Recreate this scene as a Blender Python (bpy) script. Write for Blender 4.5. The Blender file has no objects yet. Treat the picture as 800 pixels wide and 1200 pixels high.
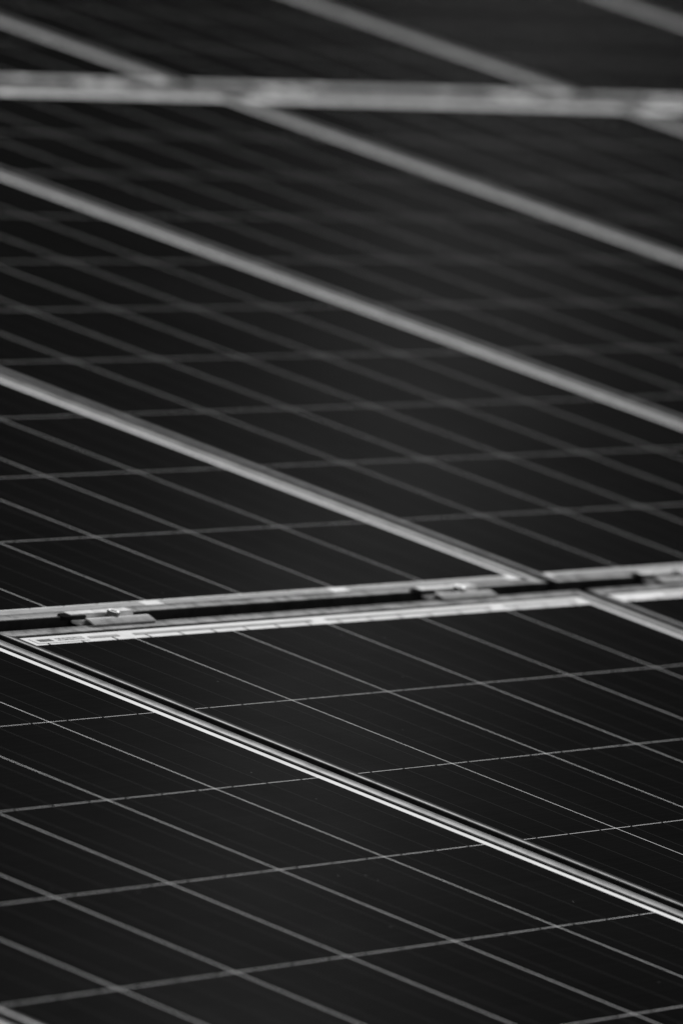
import bpy, bmesh, math, random
from mathutils import Matrix, Vector
random.seed(7)
S = bpy.context.scene
COL = S.collection
TILT = math.radians(18.0)                      # the array leans on an 18 degree roof
T = Matrix.Rotation(TILT, 4, 'X')

# ------------------------------------------------------------------ materials
def new_mat(name):
    m = bpy.data.materials.new(name); m.use_nodes = True
    nt = m.node_tree
    return m, nt, nt.nodes['Principled BSDF']

def N(nt, kind, **kw):
    n = nt.nodes.new(kind)
    for k, v in kw.items():
        if k in n.inputs: n.inputs[k].default_value = v
        else: setattr(n, k, v)
    return n

def grey(v): return (v, v, v, 1)

def ramp(nt, src, stops):
    r = nt.nodes.new('ShaderNodeValToRGB')
    el = r.color_ramp.elements
    while len(el) < len(stops): el.new(0.5)
    for e, (p, v) in zip(el, stops): e.position = p; e.color = grey(v)
    nt.links.new(src, r.inputs[0])
    return r

def obj_coords(nt, scale):
    """object coordinates, shifted per object so that copies do not repeat"""
    tc = nt.nodes.new('ShaderNodeTexCoord')
    oi = nt.nodes.new('ShaderNodeObjectInfo')
    mu = N(nt, 'ShaderNodeVectorMath', operation='MULTIPLY'); mu.inputs[1].default_value = (37, 71, 13)
    nt.links.new(oi.outputs['Random'], mu.inputs[0])
    ad = N(nt, 'ShaderNodeVectorMath', operation='ADD')
    nt.links.new(tc.outputs['Object'], ad.inputs[0]); nt.links.new(mu.outputs[0], ad.inputs[1])
    sc = N(nt, 'ShaderNodeVectorMath', operation='MULTIPLY'); sc.inputs[1].default_value = scale
    nt.links.new(ad.outputs[0], sc.inputs[0])
    return sc.outputs[0]

def sheen(nt, b, fac, rough):
    """matt body with a weak broad gloss lobe on top"""
    b.inputs['Roughness'].default_value = 1.0; b.inputs['Specular IOR Level'].default_value = 0.0; b.inputs['Metallic'].default_value = 0.0
    gl = N(nt, 'ShaderNodeBsdfGlossy', Roughness=rough); ms = nt.nodes.new('ShaderNodeMixShader'); ms.inputs[0].default_value = fac
    out = nt.nodes['Material Output']
    nt.links.new(b.outputs[0], ms.inputs[1]); nt.links.new(gl.outputs[0], ms.inputs[2]); nt.links.new(ms.outputs[0], out.inputs['Surface'])
    return gl

GLASS = (1.8e-5, 0.27)
def glass_front(nt, b): return sheen(nt, b, *GLASS)

def alu(name, stretch, base, dirt, gloss, rough):
    m, nt, b = new_mat(name)
    v = obj_coords(nt, stretch)
    n1 = N(nt, 'ShaderNodeTexNoise', Scale=1.0, Detail=5.0, Roughness=0.7); nt.links.new(v, n1.inputs[0])
    v2 = obj_coords(nt, (1, 1, 1))
    n2 = N(nt, 'ShaderNodeTexNoise', Scale=55.0, Detail=6.0, Roughness=0.65); nt.links.new(v2, n2.inputs[0])
    r1 = ramp(nt, n1.outputs[0], [(0.25, base * 0.8), (0.75, base * 1.15)])
    r2 = ramp(nt, n2.outputs[0], [(0.36, dirt), (0.56, 1.0)])
    mx = N(nt, 'ShaderNodeMix', data_type='RGBA', blend_type='MULTIPLY')
    mx.inputs[0].default_value = 1.0
    nt.links.new(r1.outputs[0], mx.inputs[6]); nt.links.new(r2.outputs[0], mx.inputs[7])
    nt.links.new(mx.outputs[2], b.inputs['Base Color'])
    gl = sheen(nt, b, gloss, rough)
    rg = ramp(nt, n2.outputs[0], [(0.34, 0.55), (0.58, 1.0)])
    nt.links.new(rg.outputs[0], gl.inputs['Color'])
    bu = N(nt, 'ShaderNodeBump', Strength=0.25, Distance=0.0004)
    nt.links.new(n1.outputs[0], bu.inputs['Height'])
    nt.links.new(bu.outputs[0], b.inputs['Normal']); nt.links.new(bu.outputs[0], gl.inputs['Normal'])
    return m

M_RAIL_U = alu('brushed aluminium along the row', (12, 900, 900), 0.31, 0.45, 4e-4, 0.4)
M_RAIL_V = alu('brushed aluminium along the slope', (900, 12, 900), 0.32, 0.75, 1.0e-3, 0.34)
M_CLAMP = alu('raw clamp aluminium', (40, 420, 420), 0.62, 0.7, 3e-3, 0.5)
M_SIDE_SHADE = alu('frame side with painted shade', (40, 40, 40), 0.035, 0.6, 0.0, 0.5)  # near-black base paints the shade of the gaps onto the frame walls

# bottom and hidden walls of the frame: same alloy, shade painted into the colour
M_STEEL, nt, b = new_mat('stainless bolt')
b.inputs['Base Color'].default_value = grey(0.16); sheen(nt, b, 0.006, 0.32)

M_WHITE, nt, b = new_mat('white backsheet under glass')
v = obj_coords(nt, (1, 1, 1))
n = N(nt, 'ShaderNodeTexNoise', Scale=38.0, Detail=5.0, Roughness=0.6); nt.links.new(v, n.inputs[0])
r = ramp(nt, n.outputs[0], [(0.3, 0.74), (0.62, 0.84)])
nt.links.new(r.outputs[0], b.inputs['Base Color'])
glass_front(nt, b)

M_SEAL_SHADE, nt, b = new_mat('dark sealant and painted shade')  # also colours the lip's painted shade and the clamp's shadow pad
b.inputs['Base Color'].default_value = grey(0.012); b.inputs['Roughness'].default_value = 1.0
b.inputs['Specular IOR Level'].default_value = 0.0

# the silicon cells, seen through textured anti-reflective glass with a little dust
M_CELL, nt, b = new_mat('dark silicon cell under glass')
v = obj_coords(nt, (1, 1, 1))
n = N(nt, 'ShaderNodeTexNoise', Scale=4.0, Detail=6.0, Roughness=0.6); nt.links.new(v, n.inputs[0])
base = ramp(nt, n.outputs[0], [(0.3, 0.0042), (0.7, 0.0060)])
vf = obj_coords(nt, (3, 520, 1))                      # fine contact fingers run across the cell
nf = N(nt, 'ShaderNodeTexNoise', Scale=1.0, Detail=2.0); nt.links.new(vf, nf.inputs[0])
rf = ramp(nt, nf.outputs[0], [(0.35, 0.88), (0.65, 1.12)])
mx = N(nt, 'ShaderNodeMix', data_type='RGBA', blend_type='MULTIPLY'); mx.inputs[0].default_value = 1.0
nt.links.new(base.outputs[0], mx.inputs[6]); nt.links.new(rf.outputs[0], mx.inputs[7])
vo = N(nt, 'ShaderNodeTexVoronoi', Scale=60.0); vo.feature = 'F1'; nt.links.new(v, vo.inputs['Vector'])
sp = ramp(nt, vo.outputs['Distance'], [(0.03, 1.0), (0.06, 0.0)])
cr = N(nt, 'ShaderNodeSeparateColor'); nt.links.new(vo.outputs['Color'], cr.inputs[0])
few = ramp(nt, cr.outputs[0], [(0.90, 0.0), (1.0, 1.0)])
mm = N(nt, 'ShaderNodeMath', operation='MULTIPLY'); nt.links.new(sp.outputs[0], mm.inputs[0]); nt.links.new(few.outputs[0], mm.inputs[1])
mm2 = N(nt, 'ShaderNodeMath', operation='MULTIPLY'); nt.links.new(mm.outputs[0], mm2.inputs[0]); mm2.inputs[1].default_value = 0.5
md = N(nt, 'ShaderNodeMix', data_type='RGBA', blend_type='MIX')
nt.links.new(mm2.outputs[0], md.inputs[0]); nt.links.new(mx.outputs[2], md.inputs[6]); md.inputs[7].default_value = grey(0.3)
nt.links.new(md.outputs[2], b.inputs['Base Color'])
gl = glass_front(nt, b)
nd = N(nt, 'ShaderNodeTexNoise', Scale=9.0, Detail=8.0, Roughness=0.68, Distortion=0.6); nt.links.new(v, nd.inputs[0])
rd = ramp(nt, nd.outputs[0], [(0.30, 0.72), (0.70, 1.0)])
tc = nt.nodes.new('ShaderNodeTexCoord')
cv = N(nt, 'ShaderNodeVectorMath', operation='SCALE'); cv.inputs['Scale'].default_value = 1 / 0.159; nt.links.new(tc.outputs['Object'], cv.inputs[0])
fl = N(nt, 'ShaderNodeVectorMath', operation='FLOOR'); nt.links.new(cv.outputs[0], fl.inputs[0])
oi = nt.nodes.new('ShaderNodeObjectInfo')
wn = N(nt, 'ShaderNodeTexWhiteNoise', noise_dimensions='4D'); nt.links.new(fl.outputs[0], wn.inputs['Vector']); nt.links.new(oi.outputs['Random'], wn.inputs['W'])
rw = ramp(nt, wn.outputs['Value'], [(0.0, 0.84), (1.0, 1.0)])
mg = N(nt, 'ShaderNodeMix', data_type='RGBA', blend_type='MULTIPLY'); mg.inputs[0].default_value = 1.0
nt.links.new(rd.outputs[0], mg.inputs[6]); nt.links.new(rw.outputs[0], mg.inputs[7]); nt.links.new(mg.outputs[2], gl.inputs['Color'])

M_BUS, nt, b = new_mat('tinned busbar under glass')
b.inputs['Base Color'].default_value = grey(0.020); glass_front(nt, b)

M_RIBBON, nt, b = new_mat('tinned collecting ribbon under glass')
v = obj_coords(nt, (60, 200, 1))
n = N(nt, 'ShaderNodeTexNoise', Scale=1.0, Detail=3.0); nt.links.new(v, n.inputs[0])
r = ramp(nt, n.outputs[0], [(0.3, 0.32), (0.7, 0.44)])
nt.links.new(r.outputs[0], b.inputs['Base Color']); glass_front(nt, b)

M_PAPER, nt, b = new_mat('label paper'); b.inputs['Base Color'].default_value = grey(0.74); glass_front(nt, b)
M_INK, nt, b = new_mat('label print'); b.inputs['Base Color'].default_value = grey(0.16); glass_front(nt, b)

M_ROOF, nt, b = new_mat('dark roof felt')
v = obj_coords(nt, (1, 1, 1))
n = N(nt, 'ShaderNodeTexNoise', Scale=30.0, Detail=8.0); nt.links.new(v, n.inputs[0])
r = ramp(nt, n.outputs[0], [(0.3, 0.012), (0.7, 0.03)])
nt.links.new(r.outputs[0], b.inputs['Base Color']); b.inputs['Roughness'].default_value = 1.0; b.inputs['Specular IOR Level'].default_value = 0.0

# ------------------------------------------------------------------ helpers
def link(name, bm, mats, parent=None):
    me = bpy.data.meshes.new(name); bm.normal_update(); bm.to_mesh(me); bm.free()
    for m in (mats if isinstance(mats, (list, tuple)) else [mats]): me.materials.append(m)
    o = bpy.data.objects.new(name, me); COL.objects.link(o)
    if parent: o.parent = parent
    return o

def quad(bm, x0, x1, y0, y1, z, mi=0):
    f = bm.faces.new([bm.verts.new((x0, y0, z)), bm.verts.new((x1, y0, z)), bm.verts.new((x1, y1, z)), bm.verts.new((x0, y1, z))])
    f.material_index = mi
    return f

def box(bm, x0, x1, y0, y1, z0, z1, mi=0):
    vs = [bm.verts.new((x, y, z)) for z in (z0, z1) for x, y in ((x0, y0), (x1, y0), (x1, y1), (x0, y1))]
    for f in ((3, 2, 1, 0), (4, 5, 6, 7), (0, 1, 5, 4), (1, 2, 6, 5), (2, 3, 7, 6), (3, 0, 4, 7)):
        bm.faces.new([vs[i] for i in f]).material_index = mi

def empty(name, u, v, z=0.0):
    o = bpy.data.objects.new(name, None); o.empty_display_size = 0.05
    COL.objects.link(o); o.matrix_world = T @ Matrix.Translation((u, v, z))
    return o

def tag(o, label, cat, group=None):
    o['label'] = label; o['category'] = cat
    if group: o['group'] = group

def copy_tree(o, parent=None):
    c = o.copy(); COL.objects.link(c)
    if parent: c.parent = parent
    for ch in list(o.children): copy_tree(ch, c)
    return c

# ------------------------------------------------------------------ one solar panel
# local frame: x across the row, y up the slope, z out of the glass; root sits at the frame's base
PITCH, GAP, GAPY = 0.159, 0.0019, 0.0010
COLP = 1.0116
ZB = 0.038                                           # glass lies this far above the frame's base
XL, XR, YB, YT = -0.0095, 0.9850, -0.0232, 1.6230    # outer edges of the frame
WL, WR, WB, WT = 0.0105, 0.0170, 0.0125, 0.0125      # flange widths
LIP = 0.0012
XC = [(i * PITCH + GAP / 2, (i + 1) * PITCH - GAP / 2) for i in range(6)]
YC = [(j * PITCH + GAPY / 2, (j + 1) * PITCH - GAPY / 2) for j in range(10)]
XC[0] = (0.0016, XC[0][1])
YC[0] = (0.0030, YC[0][1])

def frame_bm():
    bm = bmesh.new()
    # closed profile: t = share of the flange width from the outer edge, z above the glass
    prof = [(0.0, -0.038), (0.0, -0.0004), (0.02, 0.0005)] + [(0.05 + 0.93 * k / 9, LIP - 0.00072 * (1 - (2 * k / 9 - 1) ** 2)) for k in range(10)] + [(1.0, -0.0001), (1.0, -0.0006), (0.16, -0.0022), (0.16, -0.036), (1.0, -0.036), (1.0, -0.038)]
    loops = []
    for t, z in prof:
        x0, x1, y0, y1 = XL + t * WL, XR - t * WR, YB + t * WB, YT - t * WT
        loops.append([bm.verts.new((x, y, ZB + z)) for x, y in ((x0, y0), (x1, y0), (x1, y1), (x0, y1))])
    n = len(prof)
    for k in range(n):
        a, c = loops[k], loops[(k + 1) % n]
        for s in range(4):
            f = bm.faces.new([a[s], a[(s + 1) % 4], c[(s + 1) % 4], c[s]])
            f.material_index = 2 if k in (0, 1, 13, n - 1) else (0 if s in (0, 2) else 1)  # outer walls, base and inner lip get the painted shade
    bmesh.ops.recalc_face_normals(bm, faces=bm.faces[:])
    return bm

def make_panel():
    root = empty('solar_panel', 0, 0)
    link('frame', frame_bm(), [M_RAIL_U, M_RAIL_V, M_SIDE_SHADE], root)
    bm = bmesh.new()                                  # white sheet with a bead of sealant and painted lip shade round its edge
    x0, x1, y0, y1 = XL + WL, XR - WR, YB + WB, YT - WT
    sl, sr, sb, st = 0.0012, 0.0042, 0.0012, 0.0022      # sealant width on each side, widened to paint in the lip's shade
    box(bm, x0 - 0.006, x1 + 0.006, y0 - 0.006, y1 + 0.006, ZB - 0.0045, ZB - 0.0006 - 0.0016 * 0)   # laminate edge tucked in the frame
    quad(bm, x0 + sl, x1 - sr, y0 + sb, y1 - st, ZB)
    link('backsheet', bm, M_WHITE, root)
    bm = bmesh.new()
    for a in ((x0, x1, y0, y0 + sb), (x0, x1, y1 - st, y1), (x0, x0 + sl, y0 + sb, y1 - st), (x1 - sr, x1, y0 + sb, y1 - st)):
        quad(bm, *a, ZB + 0.00005)
    link('sealant_and_lip_shade', bm, M_SEAL_SHADE, root)
    bm = bmesh.new()
    for xa, xb in XC:
        for ya, yb in YC: quad(bm, xa, xb, ya, yb, ZB + 0.00012)
    for i in range(6):
        for k in (1, 3, 5):
            xm = i * PITCH + PITCH * k / 6
            quad(bm, xm - 0.0009, xm + 0.0009, YC[0][0] - 0.001, 1.590 + 0.0064, ZB + 0.00017, 1)
    link('cell_layer', bm, [M_CELL, M_BUS], root)
    for a, c in ((0, 1), (1, 3), (3, 5), (5, 6)):     # ribbons in the white margin at the upper end
        bm = bmesh.new(); quad(bm, a * PITCH + (0.012 if a else 0.100), c * PITCH - 0.012, 1.590 + 0.0068, 1.590 + 0.0112, ZB + 0.00022)
        link('bus_ribbon', bm, M_RIBBON, root)
    for a, c in ((0, 2), (2, 4), (4, 6)):             # and at the lower end
        bm = bmesh.new(); quad(bm, a * PITCH + 0.016, c * PITCH - 0.016, YB + WB + 0.0022, YC[0][0] - 0.0022, ZB + 0.00022)
        link('bus_ribbon', bm, M_RIBBON, root)
    return root

ROWP = 0.0793 + 1.590
ROW_Y = [-1.590, 0.0793, 0.0793 + ROWP]
ROW_DX = [0.0, -0.0136, -0.036]
panels = {}
proto = make_panel()
LAB = {
 (0, 0): 'solar panel showing only a corner at the lower left edge, beyond a frame gap',
 (0, 1): 'solar panel filling the lower left foreground below the sharp double frame line',
 (0, 2): 'sharp solar panel in the lower right centre with a barcode in its white margin',
 (0, 3): 'solar panel corner at the right edge just below the row gap',
 (0, 4): 'solar panel at the right end of the front row, beyond the view',
 (1, 1): 'solar panel at the left end of the middle row, beyond the view',
 (1, 2): 'middle row solar panel at left, directly above the nearest metal clamp',
 (1, 3): 'middle row solar panel just below the picture centre, between two blurred frame lines',
 (1, 4): 'middle row solar panel crossing the picture above its centre, with strongly blurred cell lines',
 (1, 5): 'middle row solar panel at upper right, just under the far row gap',
 (1, 6): 'middle row solar panel with only a tip showing at the right edge',
 (2, 3): 'back row solar panel at the left end, beyond the view',
 (2, 4): 'back row solar panel at the top left corner, left of the first blurred frame line',
 (2, 5): 'back row solar panel at the top centre between two blurred frame lines',
 (2, 6): 'back row solar panel at the top right, right of the long blurred frame line',
 (2, 7): 'back row solar panel with only its edge showing in the top right corner',
}
first = True
for (r, c), lab in LAB.items():
    o = proto if first else copy_tree(proto)
    first = False
    o.matrix_world = T @ Matrix.Translation((c * COLP + ROW_DX[r] - COLP, ROW_Y[r], -ZB))
    tag(o, lab, 'solar panel', ['solar panels of the front row', 'solar panels of the middle row', 'solar panels of the back row'][r])
    panels[(r, c)] = o

# printed serial strip in the top margin of the sharp panel
root = panels[(0, 2)]
bm = bmesh.new()
ly = 1.590
quad(bm, 0.014, 0.094, ly + 0.0030, ly + 0.0150, ZB + 0.00022)
x = 0.021
rnd = random.Random(3)
while x < 0.043:                                      # barcode
    w = rnd.choice((0.0005, 0.0008, 0.0012)); quad(bm, x, x + w, ly + 0.0062, ly + 0.0118, ZB + 0.00030, 1); x += w + rnd.choice((0.0003, 0.0005, 0.0008))
for yy in (0.0098, 0.0064):                           # two rows of small print
    x = 0.050
    while x < 0.090:
        w = rnd.uniform(0.0010, 0.0022); quad(bm, x, x + w, ly + yy, ly + yy + 0.0020, ZB + 0.00030, 1); x += w + rnd.choice((0.0006, 0.0008, 0.0018))
lb = link('barcode_label', bm, [M_PAPER, M_INK], root)

# ------------------------------------------------------------------ mid clamps in the gaps between rows
def make_clamp(length=0.098):
    root = empty('panel_clamp', 0, 0)
    # hat section, (y from the front edge, z above the glass)
    prof = [(0.0, 0.0019), (0.0030, 0.0028), (0.0060, 0.0036), (0.0085, 0.0041), (0.0099, 0.0040), (0.0108, 0.0030), (0.0124, -0.0024), (0.0132, -0.0029), (0.0215, -0.0029), (0.0224, -0.0022), (0.0238, 0.0016), (0.0250, 0.0024), (0.0330, 0.0022)]
    th = 0.0013
    bm = bmesh.new()
    P = [Vector((y, z)) for y, z in prof]
    nrm = []
    for k in range(len(P)):
        d = (P[min(k + 1, len(P) - 1)] - P[max(k - 1, 0)]).normalized(); nrm.append(Vector((-d.y, d.x)))
    seg = 10
    rows = []
    for q in range(seg + 1):
        xx = -length / 2 + length * q / seg
        up = [bm.verts.new((xx, p.x, p.y)) for p in P]
        lo = [bm.verts.new((xx, p.x - n.x * th, p.y - n.y * th)) for p, n in zip(P, nrm)]
        rows.append((up, lo))
    for (u0, l0), (u1, l1) in zip(rows, rows[1:]):
        for k in range(len(P) - 1):
            bm.faces.new([u0[k], u1[k], u1[k + 1], u0[k + 1]]); bm.faces.new([l0[k + 1], l1[k + 1], l1[k], l0[k]])
        bm.faces.new([u0[0], l0[0], l1[0], u1[0]]); bm.faces.new([u1[-1], l1[-1], l0[-1], u0[-1]])
    for up, lo in (rows[0], rows[-1]):
        for k in range(len(P) - 1): bm.faces.new([up[k], up[k + 1], lo[k + 1], lo[k]])
    bmesh.ops.recalc_face_normals(bm, faces=bm.faces[:])
    link('clamp_body', bm, M_CLAMP, root)
    bm = bmesh.new()
    yb = 0.0176
    def ring(r, z, n=24): return [bm.verts.new((0.0065 + r * math.cos(2 * math.pi * i / n), yb + r * math.sin(2 * math.pi * i / n), z)) for i in range(n)]
    L = [ring(0.0039, -0.030), ring(0.0039, -0.0029), ring(0.0052, -0.0028), ring(0.0055, -0.0022), ring(0.0055, 0.0056), ring(0.0050, 0.0061), ring(0.0032, 0.0061), ring(0.0028, 0.0034)]
    for a, c in zip(L, L[1:]):
        for i in range(24): bm.faces.new([a[i], a[(i + 1) % 24], c[(i + 1) % 24], c[i]])
    bm.faces.new(L[-1]); bm.faces.new(L[0][::-1])
    bmesh.ops.recalc_face_normals(bm, faces=bm.faces[:])
    link('bolt', bm, M_STEEL, root)
    bm = bmesh.new()                                  # black pad added as the clamp's cast shadow, poking out at one end
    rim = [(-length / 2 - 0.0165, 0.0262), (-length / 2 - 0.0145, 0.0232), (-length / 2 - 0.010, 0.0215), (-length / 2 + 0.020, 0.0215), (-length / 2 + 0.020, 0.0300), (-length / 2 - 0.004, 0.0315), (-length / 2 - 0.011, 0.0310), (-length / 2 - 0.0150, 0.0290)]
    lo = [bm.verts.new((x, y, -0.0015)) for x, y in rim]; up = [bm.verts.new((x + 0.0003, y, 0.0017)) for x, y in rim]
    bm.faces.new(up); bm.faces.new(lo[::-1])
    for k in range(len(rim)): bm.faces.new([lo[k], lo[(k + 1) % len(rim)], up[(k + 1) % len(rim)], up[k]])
    bmesh.ops.recalc_face_normals(bm, faces=bm.faces[:])
    link('clamp_shadow_pad', bm, M_SEAL_SHADE, root)
    return root

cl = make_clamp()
CL = [  # u of the centre, which gap
 (1.2035, 0, 'metal clamp in the near row gap closest to the barcode label, in sharp focus'),
 (1.7960, 0, 'slightly blurred metal clamp with glinting bolt in the middle of the near row gap'),
 (2.2150, 0, 'blurred metal clamp in the near row gap at the right edge of the picture'),
 (3.180, 1, 'metal clamp in the far row gap left of the picture edge'),
 (3.760, 1, 'leftmost blurred metal clamp in the far row gap, left of the first frame crossing'),
 (4.190, 1, 'blurred metal clamp in the far row gap right of the first frame crossing'),
 (4.770, 1, 'blurred metal clamp in the far row gap left of the second frame crossing'),
 (5.200, 1, 'blurred metal clamp in the far row gap at the right edge of the picture'),
]
GAP_Y = [0.0312, 0.0312 + ROWP + 0.0009]
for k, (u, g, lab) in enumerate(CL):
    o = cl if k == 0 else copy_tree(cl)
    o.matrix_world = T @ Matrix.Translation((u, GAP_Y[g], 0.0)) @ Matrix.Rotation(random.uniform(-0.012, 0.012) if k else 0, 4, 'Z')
    tag(o, lab, 'clamp', ['clamps in the near row gap', 'clamps in the far row gap'][g])

# ------------------------------------------------------------------ the roof under the array
bm = bmesh.new()
quad(bm, -8, 14, -8, 14, 0)
roof = link('roof', bm, M_ROOF); roof.matrix_world = T @ Matrix.Translation((0, 0, -0.11)); roof['kind'] = 'structure'

# ------------------------------------------------------------------ camera
Rm = [[0.5021709662006185, -0.8248521180281265, 0.2596984868836378], [-0.02698682264501795, -0.31511150527739007, -0.9486708863696324], [0.8643471710537749, 0.46938653860792734, -0.18049998688367075]]
Cc = Vector((-4.954753015888794, -3.4836896407637394, 1.4422720343648443))
right, down, fwd = (Vector(r) for r in Rm)
m = Matrix((right, -down, -fwd)).transposed().to_4x4(); m.translation = Cc
cam = bpy.data.cameras.new('camera'); co = bpy.data.objects.new('camera', cam); COL.objects.link(co)
co.matrix_world = T @ m
cam.sensor_fit = 'VERTICAL'; cam.sensor_height = 36.0; cam.sensor_width = 24.0
cam.lens = 10101.276 / 1200 * 36.0
cam.clip_start = 0.1; cam.clip_end = 200
cam.dof.use_dof = True; cam.dof.focus_distance = 6.93; cam.dof.aperture_fstop = 8.0; cam.dof.aperture_blades = 0
S.camera = co

# ------------------------------------------------------------------ light
def panel_dir(az_deg, el_deg):                        # azimuth from +u towards +v, elevation over the glass
    a, e = math.radians(az_deg), math.radians(el_deg)
    return (T.to_3x3() @ Vector((math.cos(a) * math.cos(e), math.sin(a) * math.cos(e), math.sin(e)))).normalized()
sd = panel_dir(SUN_AZ := 28.25, SUN_EL := 11.4)
sun = bpy.data.lights.new('sun', 'SUN'); sun.energy = 5.0; sun.angle = math.radians(0.5); sun.color = (1, 1, 1)
so = bpy.data.objects.new('sun', sun); COL.objects.link(so)
so.rotation_euler = sd.to_track_quat('Z', 'Y').to_euler()
w = bpy.data.worlds.new('World'); S.world = w; w.use_nodes = True
nt = w.node_tree; bg = nt.nodes['Background']
sky = nt.nodes.new('ShaderNodeTexSky'); sky.sky_type = 'NISHITA'; sky.sun_disc = False; sky.air_density = 0.5; sky.dust_density = 0.3
sky.sun_elevation = math.asin(sd.z); sky.sun_rotation = math.atan2(sd.x, sd.y)
bw = nt.nodes.new('ShaderNodeRGBToBW')                # a black and white photograph
nt.links.new(sky.outputs[0], bw.inputs[0]); nt.links.new(bw.outputs[0], bg.inputs['Color'])
bg.inputs['Strength'].default_value = 0.05

S.view_settings.view_transform = 'Standard'; S.view_settings.look = 'None'
S.view_settings.exposure = 1.3; S.view_settings.gamma = 1.0
S.render.engine = 'CYCLES'
